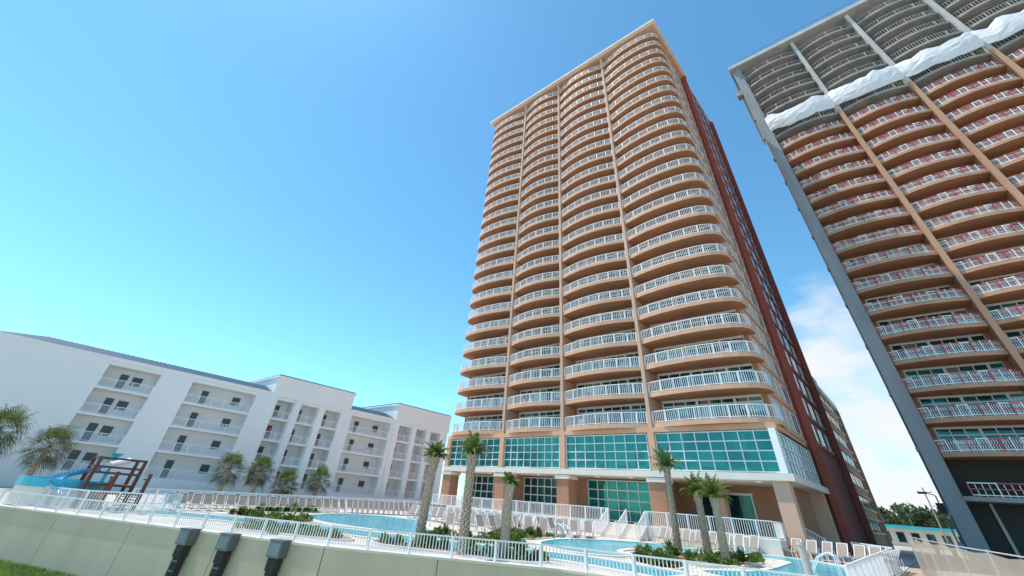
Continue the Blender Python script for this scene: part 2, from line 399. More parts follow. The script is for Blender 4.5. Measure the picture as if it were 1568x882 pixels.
palm(-22,18.2,4.0,L=1.1,lean=(.15,.1),spread=.95,r=.22); palm(-18.5,18.1,4.1,L=1.25,r=.22,spread=.9); palm(-16.9,19.4,2.9,L=.7,nf=12,lean=(.1,0),spread=.6,r=.21)
palm(-14,33.5,4.7,L=1.5,spread=1.0); palm(-12.2,33.8,3.2,L=1.5,nf=26,spread=.9); palm(-10.6,32.1,3.0,L=1.5,nf=26,spread=.9)
for (x,y,h,R) in [(-72,24.3,3.0,1.25),(-72,28.5,3.0,1.2),(-72,32.7,1.7,1.1),(-72,37.7,2.5,1.15),(-72,5.4,3.7,1.5),(-68,0.8,4.6,1.6)]:
    fanpalm(x,y,h,R,L=1.5,nf=52)

# ---------------------------------------------------------------- towers
def bayarc(xa,xb,y0,bul,n=12,kind='mid'):
    if kind=='mid': return [(xa+(xb-xa)*i/n,y0-bul*(1-(2*i/n-1)**2)) for i in range(n+1)]
    R=[(0,0),(.12,-.42),(.27,-.78),(.44,-1.0),(.6,-1.05),(.76,-.92),(.88,-.6),(.96,-.1),(1.0,.6),(1.01,1.4),(1.01,2.3)]
    if kind=='right': return [(xa+(xb-xa)*a,y0+b*bul) for a,b in R]
    return [(xb+(xa-xb)*a,y0+b*bul) for a,b in R][::-1]
def windows(mb,xa,xb,yw,z0,z1,gk,fk,wk,pw=1.25):
    pier=.5
    mb.box(xa,xa+pier,yw-.1,yw,z0,z1,wk); mb.box(xb-pier,xb,yw-.1,yw,z0,z1,wk)
    a,b=xa+pier,xb-pier; n=max(1,round((b-a)/pw))
    mb.box(a,b,yw-.03,yw,z0,z1,gk)
    for i in range(n+1):
        x=a+(b-a)*i/n; wd=.05 if i%3 else .13
        mb.box(x-wd,x+wd,yw-.1,yw-.031,z0,z1,fk)
    mb.box(a,b,yw-.09,yw-.032,z1-.22,z1,fk); mb.box(a,b,yw-.09,yw-.032,z0,z0+.08,fk)
    mb.box(a,b,yw-.085,yw-.033,z0+1.75,z0+1.88,fk)
AH=2.85; AZ=7.6; AN=24
A=empty('high_rise_condo_tower')
abays=[(-51.2,-40.7,'left'),(-40.3,-31.1,'mid'),(-30.7,-20.0,'mid'),(-19.6,-8.0,'right')]
sl=MB(); rl=MB(); wn=MB()
for xa,xb,kd in abays:
    arc=bayarc(xa,xb,45.0,1.0,kind=kd)
    back=[(arc[-1][0],47.55),(arc[0][0],47.55)]
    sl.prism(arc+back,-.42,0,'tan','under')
    wa=xa+.4 if kd=='left' else xa; wb=xb-.6 if kd=='right' else xb
    inn=offset(arc+back,-.12)[:len(arc)]
    inn=[p for p in inn if p[1]<47.3]
    rl.rail([(p[0],p[1],0) for p in inn],h=1.07,sp=.2,bw=.045,top=.07,post=1.6)
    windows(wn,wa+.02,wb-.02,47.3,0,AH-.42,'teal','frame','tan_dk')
slm,rlm,wnm=sl.mesh('balcony_slab'),rl.mesh('balcony_railing'),wn.mesh('window_wall')
def bchair(mb,x,y,z=0,k='wpaint'):
    mb.box(x-.28,x+.28,y-.28,y+.28,z+.4,z+.46,k); mb.box(x-.28,x+.28,y+.24,y+.29,z+.461,z+1.0,k)
    for dx in(-.26,.22):
        for dy in(-.26,.22): mb.box(x+dx,x+dx+.04,y+dy,y+dy+.04,z,z+.399,k)
chairs=[]
for v in range(5):
    cm=MB()
    for xa,xb,kd in abays:
        for j in range(random.randint(0,3)): bchair(cm,random.uniform(xa+1.2,xb-1.4),45.9,k=random.choice(['wpaint','brownwood','sling']))
    if cm.v: chairs.append(cm.mesh('balcony_chairs'))
for i in range(AN):
    z=AZ+AH*i
    link(slm,'balcony_slab',A,(0,0,z)); link(rlm,'balcony_railing',A,(0,0,z)); link(wnm,'window_wall',A,(0,0,z))
    link(chairs[i%len(chairs)],'balcony_furniture',A,(0,0,z))
top=AZ+AH*AN
b=MB()
b.box(-50.8,-8.6,47.3,60,AZ-.5,top,'tan_lt')
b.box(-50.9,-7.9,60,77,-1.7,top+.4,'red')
b.box(-51.3,-7.8,44.4,60.4,top,top+.3,'tan_lt'); b.box(-51.8,-7.3,43.8,60.9,top+.3,top+.75,'cream')
b.box(-51.0,-7.8,60.95,77.3,top+.4,top+.9,'cream')
for x,wd in ((-40.5,.2),(-30.9,.2),(-19.8,.2)):
    b.box(x-wd,x+wd,44.75,47.29,AZ-.41,top-.002,'tan_lt')
b.obj('tower_shell',A)
b=MB()
for i in range(AN):
    z=AZ+AH*i
    for (y0,y1) in ((48.6,51.4),(53.2,54.4),(56.0,58.6)):
        b.box(-8.6,-8.55,y0,y1,z+.5,z+2.2,'sideglass')
        b.box(-8.6,-8.5,y0-.1,y0,z+.4,z+2.3,'frame'); b.box(-8.6,-8.5,y1,y1+.1,z+.4,z+2.3,'frame'); b.box(-8.6,-8.5,y0,y1,z+2.2,z+2.3,'frame'); b.box(-8.6,-8.5,y0,y1,z+.4,z+.5,'frame')
        b.box(-8.549,-8.52,(y0+y1)/2-.04,(y0+y1)/2+.04,z+.5,z+2.2,'frame')
    for (y0,y1) in ((62,64.2),(66.4,68.6),(71,74)):
        b.box(-7.9,-7.85,y0,y1,z+.5,z+2.2,'darkglass'); b.box(-7.9,-7.8,y0-.1,y1+.1,z+.3,z+.5,'cream'); b.box(-7.849,-7.82,(y0+y1)/2-.05,(y0+y1)/2+.05,z+.5,z+2.2,'frame')
    b.box(-8.6,-8.45,47.6,59.69,z-.15,z+.05,'tan')
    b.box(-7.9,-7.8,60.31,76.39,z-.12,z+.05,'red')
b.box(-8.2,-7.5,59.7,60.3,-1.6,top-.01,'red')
b.box(-7.9,-7.3,76.4,77.2,-1.6,top+.39,'red')
b.obj('side_windows',A)
b=MB()
b.box(-51.0,-8.2,44.6,47.29,AZ-.85,AZ-.43,'tan')
b.box(-51.0,-8.0,44.5,60,3.0,3.5,'cream')
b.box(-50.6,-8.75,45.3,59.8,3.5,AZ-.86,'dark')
def gridglass(x0,x1,y,z0,z1,nx,nz,gk='teal_lobby'):
    b.box(x0,x1,y-.05,y,z0,z1,gk)
    for i in range(nx+1):
        x=x0+(x1-x0)*i/nx; b.box(x-.045,x+.045,y-.14,y-.051,z0,z1,'frame')
    for j in range(nz+1):
        z=z0+(z1-z0)*j/nz; b.box(x0,x1,y-.13,y-.052,z-.045,z+.045,'frame')
for xa,xb in ((-50.4,-40.9),(-40.0,-31.4),(-30.4,-20.4),(-19.4,-8.9)):
    gridglass(xa,xb,45.0,3.6,AZ-.95,8,4)
for x in(-50.75,-40.45,-30.9,-19.9): b.box(x-.24,x+.45,44.55,45.25,3.51,AZ-.86,'tan')
b.box(-8.9,-8.35,44.55,45.4,3.51,AZ-.86,'wpaint')
b.box(-8.6,-8.5,46,59,3.6,AZ-.95,'sideglass')
for j in range(4):
    z=3.6+j*1.0; b.box(-8.499,-8.42,46,59,z-.05,z+.05,'frame')
for i in range(10):
    y=46+i*13/9; b.box(-8.499,-8.41,y-.05,y+.05,3.6,AZ-.95,'frame')
b.obj('glass_band',A)
b=MB()
for x in(-50.3,-40.4,-30.9,-19.9):
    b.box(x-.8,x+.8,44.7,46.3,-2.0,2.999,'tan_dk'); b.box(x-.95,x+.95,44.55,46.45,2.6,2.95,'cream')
for x,y in((-9.2,45.4),(-9.0,58.5),(-16,50)): b.box(x-.6,x+.6,y-.6,y+.6,-1.9,2.999,'tan_lt')
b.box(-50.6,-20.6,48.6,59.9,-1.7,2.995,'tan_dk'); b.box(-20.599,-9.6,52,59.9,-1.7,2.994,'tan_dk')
for xa,xb in ((-49.3,-41.4),(-39.4,-31.9),(-29.9,-21.2)):
    gridglass(xa,xb,48.55,-.6,2.8,7,4,'darkglass' if xa<-31 else 'teal_lobby')
b.box(-18.5,-13.5,51.9,51.99,-.75,2.2,'darkglass'); b.box(-18.6,-13.4,51.85,51.97,2.201,2.4,'frame')
for x in(-18.5,-16,-13.5): b.box(x-.06,x+.06,51.83,51.899,-.75,2.2,'frame')
for x in range(-47,-9,4): b.box(x-.25,x+.25,45.6,46.1,2.9,2.998,'wpaint')
b.obj('lobby',A)
b=MB()
b.box(-50.4,-9.9,42.6,52,-1.9,-.75,'cream')
for i in range(5): b.box(-24.2,-20.4,42.6-.32*(5-i),42.6-.32*(4-i)-.002,-1.9,-.85-.17*(4-i),'cream')
for i in range(5): b.box(-9.898+.32*i,-9.9+.32*(i+1),46.1,51,-1.9,-.9-.16*i,'cream')
b.obj('terrace',A)
b=MB()
b.rail([(-50.2,42.75,-.75),(-24.3,42.75,-.75)],sp=.18,bw=.035); b.rail([(-20.3,42.75,-.75),(-10.1,42.75,-.75),(-10.1,45.9,-.75)],sp=.18,bw=.035)
for x in(-24.2,-22.3,-20.4):
    b.rail([(x,42.6,-.75),(x,41,-1.65),(x,40.4,-1.65)],sp=.18,bw=.035)
b.rail([(-10,51,-.75),(-8.3,51,-1.6)],sp=.18,bw=.035); b.rail([(-9.9,46.15,-.75),(-8.3,46.15,-1.6)],sp=.18,bw=.035)
b.obj('terrace_railing',A)
G=empty('parking_garage'); b=MB()
b.box(-30,-8.4,78,106,-1.7,18.5,'tan_dk'); b.box(-30.3,-8.0,77.9,106.3,18.5,19.4,'cream')
b.box(-12,-8.6,85,95,19.4,21.6,'tan')
for i in range(7):
    z=-.5+i*2.8
    for y in(79.5,84,88.5,93,97.5,102):
        b.box(-8.4,-8.33,y,y+3.2,z+.9,z+2.1,'darkglass'); b.box(-8.4,-8.25,y-.1,y+3.3,z+.7,z+.9,'cream'); b.box(-8.329,-8.3,y+1.5,y+1.7,z+.9,z+2.1,'frame')
    if z<16: b.box(-8.4,-8.2,78.81,105.2,z+2.3,z+2.5,'tan_lt')
for y in(78.2,105.3): b.box(-8.4,-7.9,y,y+.6,-1.6,18.4,'tan_lt')
b.obj('garage_shell',G)

# ---------------------------------------------------------------- tower under construction
B=empty('high_rise_under_construction')
BH=3.0; BZ=7.2; BN=23; YB=65.6
bb=[(2.3,11.6),(12.2,20.6),(21.2,29.6),(30.2,38.6),(39.2,49)]
def bmod(slabk,under,railfn,win):
    s=MB();r_=MB();wn=MB()
    for xa,xb in bb:
        arc=bayarc(xa,xb,YB,.9); back=[(xb,YB+2.7),(xa,YB+2.7)]
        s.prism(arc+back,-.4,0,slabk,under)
        inn=[(p[0],p[1]+.15,0) for p in arc]; railfn(r_,inn)
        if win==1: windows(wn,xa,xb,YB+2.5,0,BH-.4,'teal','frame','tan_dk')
        else:
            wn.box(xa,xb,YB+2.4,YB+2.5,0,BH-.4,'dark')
            n=6
            for i in range(n+1):
                x=xa+(xb-xa)*i/n; wn.box(x-.15,x+.15,YB+2.25,YB+2.39,0,BH-.4,'conc')
            wn.box(xa,xb,YB+2.27,YB+2.38,1.9,2.6,'conc')
    return s.mesh('slab'),r_.mesh('guard_rail'),wn.mesh('window_wall')
def rr_red(mb,pts):
    for j,(a,c) in enumerate(zip(pts[:-1],pts[1:])):
        a=Vector(a);c=Vector(c)
        mb.tube(a+Vector((0,0,1.08)),c+Vector((0,0,1.08)),.06,.06,'redrail' if j%4 else 'wpaint',4)
        mb.tube(a+Vector((0,0,.6)),c+Vector((0,0,.6)),.05,.05,'redrail',4)
        mb.tube(a+Vector((0,0,.14)),c+Vector((0,0,.14)),.05,.05,'wpaint',4)
    for i,p in enumerate(pts):
        mb.box(p[0]-.05,p[0]+.05,p[1]-.05,p[1]+.05,0,1.15,'redrail' if i%3==0 else 'wpaint')
    for i in range(0,len(pts)-1):
        for t in(.25,.5,.75):
            x=pts[i][0]+(pts[i+1][0]-pts[i][0])*t; y=pts[i][1]+(pts[i+1][1]-pts[i][1])*t+.12
            mb.box(x-.03,x+.03,y-.03,y+.03,0,1.0,'wpaint')
def rr_grey(mb,pts):
    mb.rail(pts,h=1.05,k='conc_lt',sp=.35,bw=.04,top=.05,post=2.4)
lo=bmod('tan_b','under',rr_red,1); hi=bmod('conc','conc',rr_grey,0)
for i in range(BN):
    t=lo if i<16 else hi
    for me,nm in zip(t,('balcony_slab','guard_rail','window_wall')): link(me,nm,B,(0,0,BZ+BH*i))
bt=BZ+BH*BN
b=MB()
b.box(2.2,49,YB+2.5,YB+26,-1.7,bt,'conc')
b.box(.7,2.2,YB-.4,YB+26.2,-1.7,bt+.2,'bluegrey')
for x in(11.9,20.9,29.9,38.9):
    b.box(x-.28,x+.28,YB-.5,YB+2.45,BZ-.4,BZ+16*BH,'tan_b'); b.box(x-.28,x+.28,YB-.49,YB+2.45,BZ+16*BH,bt,'conc_lt')
b.box(.3,49.5,YB-1.2,YB+27,bt+.22,bt+1.1,'conc_lt')
for x in(3,8,13,19,26,33,40,46): b.box(x-.04,x+.04,YB-1.1,YB-1.02,bt+1.1,bt+2.2,'steel')
b.box(2,47,YB-1.09,YB-1.03,bt+2.0,bt+2.06,'steel')
b.box(-.4,.7,YB+.2,YB+1.6,bt-7,bt-5.6,'conc')
for k in range(12): b.box(.45,.69,YB+.3,YB+1.2,2+k*5.4,2.3+k*5.4,'conc_lt')
b.box(2.2,49,YB-.6,YB+2.29,3.25,3.6,'conc')
for x in(11.9,20.9,29.9,38.9): b.box(x-.5,x+.5,YB-.3,YB+.8,-1.7,3.249,'conc'); b.box(x-.5,x+.5,YB-.3,YB+.8,3.601,BZ-.41,'conc')
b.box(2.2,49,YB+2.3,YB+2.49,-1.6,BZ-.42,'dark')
for x in range(4,48,3): b.box(x-.12,x+.12,YB+2.1,YB+2.29,-1.6,3.24,'conc_lt')
b.obj('concrete_frame',B)
b=MB()
rr_red(b,[(x,YB-.4,0) for x in range(3,48,2)])
b.obj('guard_rail_base',B,(0,0,3.6))
b=MB(); cols=[]
for xa,xb in bb:
    for p in bayarc(xa-.3,xb+.3,YB-.35,1.1,n=14)[:-1]: cols.append(p)
rows=8; z0=BZ+16*BH+1.0
for i,p in enumerate(cols):
    sag=-.8*abs(math.sin(i/14*math.pi))+.5*noise.noise((i*.35,0,0))
    for j in range(rows+1):
        t=j/rows; zz=z0+sag+(3.6+.8*noise.noise((i*.4,5,0)))*t
        b.v.append((p[0],p[1]-.2*abs(noise.noise((i*.45,j*.5,3)))-.3*math.sin(t*3.14),zz))
mi=b.mi('tarp')
for i in range(len(cols)-1):
    for j in range(rows):
        q=i*(rows+1)+j; b.f.append((q,q+rows+1,q+rows+2,q+1)); b.m.append(mi)
b.obj('plastic_sheeting',B)

# ---------------------------------------------------------------- white low-rise
L=empty('white_apartment_building')
b=MB(); rl=MB()
b.box(-97,-82.4,-14,69.5,-2.6,11.7,'white')
openings=[(6.4,12.6),(16.8,26.4),(30.0,33.0),(34.3,37.6),(38.9,42.2),(44.6,53.8),(56,59.2),(60.4,63.2),(64.4,67.4)]
zf=[-.5,2.55,5.6,8.65]
prev=-14
for (y0,y1) in openings+[(69.5,69.5)]:
    if y0>prev: b.box(-82.4,-80,prev,y0,-2.6,11.7,'white')
    prev=y1
for oi,(y0,y1) in enumerate(openings):
    for k,z in enumerate(zf):
        if k==0: b.box(-82.39,-80.05,y0,y1,-2.6,z,'white')
        else: b.box(-82.39,-80.05,y0,y1,z-.28,z,'white')
        rl.rail([(-80.15,y0+.05,z),(-80.15,y1-.05,z)],sp=.2,bw=.04,h=1.05)
        yc=y0+(y1-y0)*(.3 if oi%2 else .42)
        b.box(-82.4,-82.33,yc-.5,yc+.45,z+.01,z+2.1,'door'); b.box(-82.4,-82.3,yc-.58,yc-.501,z+.01,z+2.2,'frame'); b.box(-82.4,-82.3,yc+.451,yc+.53,z+.01,z+2.2,'frame')
        if y1-y0>5:
            b.box(-82.4,-82.34,y1-2.6,y1-1.4,z+.9,z+2.0,'door'); b.box(-82.4,-82.3,y1-2.7,y1-1.3,z+2.001,z+2.1,'frame')
        if (oi*3+k)%4==1: bchair(b,-81.2,y0+(y1-y0)*.7,z,'wpaint')
    b.box(-82.39,-80.06,y0,y1,11.3,11.69,'white')
b.box(-97.2,-79.9,-14.2,28.7,11.7,12.25,'white'); b.box(-97.2,-79.9,43.9,54.6,11.7,12.25,'white')
for y0,y1,zt in((28.7,43.9,14.6),(54.6,69.7,14.8)):
    b.box(-97.1,-79.8,y0,y1,11.7,zt,'white'); b.box(-97.3,-79.6,y0-.2,y1+.2,zt,zt+.3,'white'); b.box(-97,-79.9,y0,y1,zt+.3,zt+.5,'blueroof')
    b.box(-82.4,-79.7,y0+.05,y0+1.1,-2.6,11.699,'white')
for y in(33.65,38.25,59.8,63.8): b.box(-79.999,-79.7,y-.55,y+.55,-2.6,11.699,'white')
for y0,y1 in((-6,28.6),(44,54.5)):
    b.add([(-80.1,y0,12.26),(-80.1,y1,12.26),(-84,y1,13.5),(-84,y0+ (5 if y0<0 else 0),13.5),(-96,y1,12.36),(-96,y0,12.36)],[(0,1,2,3),(3,2,4,5),(0,3,5)],'blueroof')
    y=y0+(5 if y0<0 else .3)
    while y<y1:
        b.box(-84.05,-83.9,y-.03,y+.03,13.4,13.56,'blueroof')
        b.add([(-80.2,y-.04,12.33),(-80.2,y+.04,12.33),(-84,y+.04,13.56),(-84,y-.04,13.56)],[(0,1,2,3)],'blueroof'); y+=.6
b.obj('walls',L); rl.obj('balcony_railings',L)

# ---------------------------------------------------------------- loungers
lm=MB()
for x in(-.32,.29): lm.box(x,x+.03,-1.0,.35,.30,.34,'wpaint')
lm.box(-.289,.289,-1.0,.33,.335,.355,'sling')
ang=.95
bk=[(0,.35,.34),(0,.35+.72*math.cos(ang),.34+.72*math.sin(ang))]
for x in(-.32,.29): lm.add([(x,bk[0][1],.33),(x+.03,bk[0][1],.33),(x+.03,bk[1][1],bk[1][2]),(x,bk[1][1],bk[1][2]),(x,bk[0][1]+.04,.30),(x+.03,bk[0][1]+.04,.30),(x+.03,bk[1][1]+.04,bk[1][2]-.02),(x,bk[1][1]+.04,bk[1][2]-.02)],[(0,1,2,3),(7,6,5,4),(0,3,7,4),(1,5,6,2),(3,2,6,7)],'wpaint')
lm.add([(-.29,.36,.35),(.29,.36,.35),(.29,bk[1][1],bk[1][2]-.02),(-.29,bk[1][1],bk[1][2]-.02)],[(0,1,2,3)],'sling')
lm.box(-.32,.32,bk[1][1]+.001,bk[1][1]+.05,bk[1][2]-.02,bk[1][2]+.03,'wpaint')
for x in(-.325,.285):
    for y in(-.9,.25,.65): lm.box(x,x+.04,y,y+.04,0,.31 if y<.5 else .55,'wpaint')
lme=lm.mesh('lounge_chair')
def lounger(x,y,rot):
    o=link(lme,'lounge_chair',None,(x,y,zd(y)+.005)); o.rotation_euler=(0,0,math.radians(rot+random.uniform(-6,6))); o.scale=(1.12,1.12,1.15)
for i in range(18): lounger(-46.8-.05*i,12.6+i*.95,90)
for i in range(16): lounger(-50-.03*i,14+i*1.0,90)
for i in range(20): lounger(-48.5+.2*i,30+i*.55,75)
for i in range(12): lounger(-42+i*1.0,33.0+i*.1,20)
for i in range(12): lounger(-41+i*1.05,37.0+i*.1,15)
for i in range(10): lounger(-30+i*.75,27.5+i*1.1,35)
for i in range(9): lounger(-32+i*1.0,34.5+i*.5,20)
for i in range(7): lounger(-27.5+i*.3,29+i*1.2,80)
for i in range(8): lounger(-18.8+i*1.0,41.2+.05*i,-15)
for i in range(6): lounger(-9.4+i*.95,43.6,-20)
for i in range(7): lounger(-3.9-.05*i,43-i*1.1,-75)

f=MB()
def fpath(pts): return [(x,y,zd(y)) for x,y in pts]
f.rail(fpath([(-52.5,11),(-53.5,20),(-54,30),(-54.5,42),(-50.8,44)]),h=1.1,sp=.2,bw=.035)
f.obj('pool_fence')
f=MB(); f.rail(fpath([(-3.4,23),(-3.4,33),(-3.4,44),(-6,47)]),h=1.1,sp=.2,bw=.035); f.obj('pool_fence')
f=MB(); f.rail(fpath([(-48,4.2),(-43.2,6.6),(-41.5,9.4),(-43.4,12.2)]),h=1.1,sp=.17,bw=.035); f.obj('pool_fence')

for x in(-29.9,-27.4,-24.5):
    y=wally(x); e=empty('utility_box'); dd=Vector((23.6,10.1)).normalized(); nn=Vector((dd.y,-dd.x)); c=Vector((x,y))+nn*.48
    b=MB(); z=zd(y)
    b.obox(c,dd,.72,.5,z-.45,z+.12,'steel'); b.obox(c,dd,.80,.6,z+.122,z+.18,'steel'); b.obox(c+nn*.262,dd,.58,.02,z-.38,z+.06,'bluegrey')
    b.obox(c-nn*.02,dd,.5,.42,z-.9,z-.452,'dark'); b.obox(c-nn*.05,dd,.42,.36,-4.7,z-.902,'dark')
    for j in range(4): b.obox(c+nn*.15,dd,.4,.03,-4.4+j*.35,-4.34+j*.35,'steel')
    b.obj('cabinet',e)

W=empty('water_playground'); b=MB()
cx,cy=-46.6,8.2; z=zd(8)
for dx,dy,h in((-2,-1.6,3.0),(-2,1.2,3.0),(.6,-1.6,3.0),(.6,1.2,3.0),(2.2,-.4,2.2),(2.2,1.6,2.2)):
    b.box(cx+dx-.11,cx+dx+.11,cy+dy-.11,cy+dy+.11,z,z+h,'brownwood')
b.box(cx-2.1,cx+.7,cy-1.7,cy+1.3,z+1.3,z+1.42,'brownwood'); b.box(cx+.701,cx+2.3,cy-.5,cy+1.7,z+.9,z+1.0,'brownwood')
for zz in(2.0,2.35,2.88):
    b.box(cx-2.05,cx+.65,cy-1.66,cy-1.62,z+zz,z+zz+.14,'brownwood'); b.box(cx-2.05,cx+.65,cy+1.2,cy+1.24,z+zz,z+zz+.13,'brownwood'); b.box(cx+.62,cx+.66,cy-1.6,cy+1.19,z+zz,z+zz+.12,'brownwood')
    b.box(cx-2.06,cx-2.02,cy-1.6,cy+1.19,z+zz,z+zz+.12,'brownwood')
for k in range(7): b.box(cx-1.9+k*.37,cx-1.85+k*.37,cy-1.65,cy-1.63,z+1.42,z+2.0,'brownwood')
for k in range(6): b.box(cx+.8+k*.25,cx+.84+k*.25,cy-.45,cy-.42,z+1.0,z+1.8,'brownwood')
b.box(cx+.72,cx+2.3,cy-.47,cy-.41,z+1.8,z+1.9,'brownwood'); b.box(cx+.72,cx+2.3,cy+1.6,cy+1.66,z+1.8,z+1.9,'brownwood')
b.tube((cx-2,cy-1.6,z),(cx+.6,cy-1.6,z+1.3),.06,.06,'brownwood'); b.tube((cx+.6,cy-1.6,z),(cx-2,cy-1.6,z+1.3),.06,.06,'brownwood')
for i in range(6): b.box(cx+2.31+i*.28,cx+2.56+i*.28,cy+.2,cy+1.4,z+.8-i*.15,z+.86-i*.15,'brownwood')
b.obj('timber_frame',W)
b=MB()
prev=None
for i in range(30):
    t=i/29; a=t*3.6+2.6; p=Vector((cx-.5+1.6*math.cos(a),cy-1.6+1.6*math.sin(a),z+2.2-1.8*t))
    if prev:
        dd=(p-prev); s=Vector((-dd.y,dd.x,0)).normalized()*.34
        for k in range(8):
            a0=math.pi*(1+k/8);a1=math.pi*(1+(k+1)/8)
            f0=lambda q,aa:q+s*math.cos(aa)+Vector((0,0,.34*math.sin(aa)+.3))
            b.add([f0(prev,a0),f0(p,a0),f0(p,a1),f0(prev,a1)],[(0,1,2,3)],'blueslide')
    prev=p
b.tube((cx-1.6,cy+.5,z+2.9),(cx+.2,cy-.9,z+2.5),.22,.22,'wpaint',10); b.tube((cx-1.2,cy-.5,z+1.4),(cx-1.2,cy-.5,z+3.0),.12,.12,'aqua',8)
b.tube((cx-1.2,cy-.5,z+3.0),(cx-1.2,cy-.5,z+3.3),.1,.5,'aqua',12)
b.obj('slide',W)
b=MB(); c=(-49.3,5.9); n=32
ring=lambda r,zz,i:(c[0]+r*math.cos(6.2832*i/n),c[1]+r*math.sin(6.2832*i/n),zz)
for i in range(n):
    for (r0,r1,za,zb,k) in((2.6,2.6,z,z+1.0,'cream'),(2.7,2.7,z+1.0,z+1.5,'aqua'),(2.45,2.3,z+1.5,z+1.15,'aqua'),(2.45,2.7,z+1.5,z+1.5,'aqua'),(2.6,2.7,z+1.0,z+1.0,'aqua')):
        b.add([ring(r0,za,i),ring(r0,za,i+1),ring(r1,zb,i+1),ring(r1,zb,i)],[(0,1,2,3)],k)
b.add([ring(2.3,z+1.15,i) for i in range(n)],[tuple(range(n))],'water')
b.obj('splash_bowl',W)

f=MB()
m,nt,bb_=new_mat('mesh_windscreen'); bb_.inputs['Base Color'].default_value=(.56,.46,.36,1); bb_.inputs['Roughness'].default_value=.9
tr=N(nt,'ShaderNodeBsdfTransparent'); mx=N(nt,'ShaderNodeMixShader'); mx.inputs[0].default_value=.35
nt.links.new(bb_.outputs[0],mx.inputs[1]); nt.links.new(tr.outputs[0],mx.inputs[2]); nt.links.new(mx.outputs[0],nt.nodes['Material Output'].inputs['Surface']); M['mesh']=m
fp=[(-2.6,50),(-2.2,42),(-1.2,36),(0,30),(1.6,24),(4,22.8)]
for a,c in zip(fp[:-1],fp[1:]):
    n=max(1,round(math.dist(a,c)/3))
    for i in range(n):
        p=Vector(a).lerp(Vector(c),i/n); q=Vector(a).lerp(Vector(c),(i+1)/n); mid=(p+q)/2
        z0,z1=zd(p.y),zd(q.y); bu=.08
        f.add([(p.x,p.y,z0+.05),(mid.x+bu,mid.y,(z0+z1)/2+.05),(q.x,q.y,z1+.05),(q.x,q.y,z1+1.75),(mid.x,mid.y,(z0+z1)/2+1.68),(p.x,p.y,z0+1.75)],[(0,1,4,5),(1,2,3,4)],'mesh')
        f.tube((p.x,p.y,z0),(p.x,p.y,z0+1.85),.03,.03,'conc_lt'); f.tube((p.x,p.y,z0+1.8),(q.x,q.y,z1+1.8),.02,.02,'conc_lt')
f.obj('construction_fence')
def pole(x,y,h,name='utility_pole'):
    e=empty(name); b=MB(); b.tube((x,y,-1.6),(x,y,h),.16,.11,'conc',8)
    b.box(x-1.1,x+1.1,y-.06,y+.06,h-.8,h-.65,'conc')
    for dx in(-1,0,1): b.tube((x+dx,y,h-.65),(x+dx,y,h-.4),.06,.06,'wpaint')
    b.obj('pole',e)
pole(-1,125,8); pole(3.5,170,9.5)
e=empty('street_lamp'); b=MB(); b.tube((.2,66,-1.6),(.2,66,3.6),.08,.06,'steel',8)
b.tube((.2,66,3.6),(-.5,66,3.8),.04,.04,'steel'); b.box(-1.1,-.4,65.85,66.15,3.7,3.86,'dark'); b.box(-.1,.5,65.8,66.2,2.2,3.0,'dark'); b.obj('lamp',e)
e=empty('shower_post'); b=MB(); zz=zd(24.5)
b.tube((-4.9,24.3,zz),(-4.9,24.3,zz+1.5),.15,.15,'conc_lt',14); b.tube((-4.9,24.3,zz+1.5),(-4.9,24.3,zz+1.6),.17,.15,'conc_lt',14); b.obj('post',e)
e=empty('low_shop_building'); b=MB()
b.box(-22,4,170,190,-1.6,2.0,'cream'); b.prism([(-23,169),(5,169),(5,191),(-23,191)],2.0,2.6,'aqua')
for x in range(-20,3,3): b.box(x,x+1.6,169.9,169.97,-.8,1.2,'darkglass')
b.obj('building',e)
t=MB()
for i in range(150):
    x=-50+i*.75+random.uniform(-1,1)*2; y=215+random.uniform(0,50); h=random.uniform(5,9.5); r=random.uniform(2.5,4.5)
    t.tube((x,y,-1.6),(x,y,h*.6),.3,.15,'bark',5)
    for j in range(90):
        dv=Vector((random.gauss(0,1),random.gauss(0,1),random.gauss(0,1))).normalized()*(random.random()**.4)
        p=Vector((x+dv.x*r,y+dv.y*r,h-r*.5+dv.z*r*.75)); q=Quaternion((random.random()-.5,random.random()-.5,random.random()-.5,random.random()-.5)).normalized(); l=random.uniform(.4,.9)
        t.add([p+q@Vector((-l,-l*.5,0)),p+q@Vector((l,-l*.6,0)),p+q@Vector((l*.3,l,0))],[(0,1,2)],'tree')
t.obj('distant_trees')
gb=MB()
for i in range(16000):
    x=random.uniform(-50,-30); w_=wally(x); y=w_-.3-random.random()**1.3*6
    h=random.uniform(.06,.22); a=random.uniform(0,6.28); s=Vector((math.cos(a),math.sin(a),0))*.03; p=Vector((x,y,-4.6)); l=Vector((random.uniform(-.1,.1),random.uniform(-.1,.1),h))
    gb.add([p-s,p+s,p+l],[(0,1,2)],'blade')
gb.obj('grass_tufts')

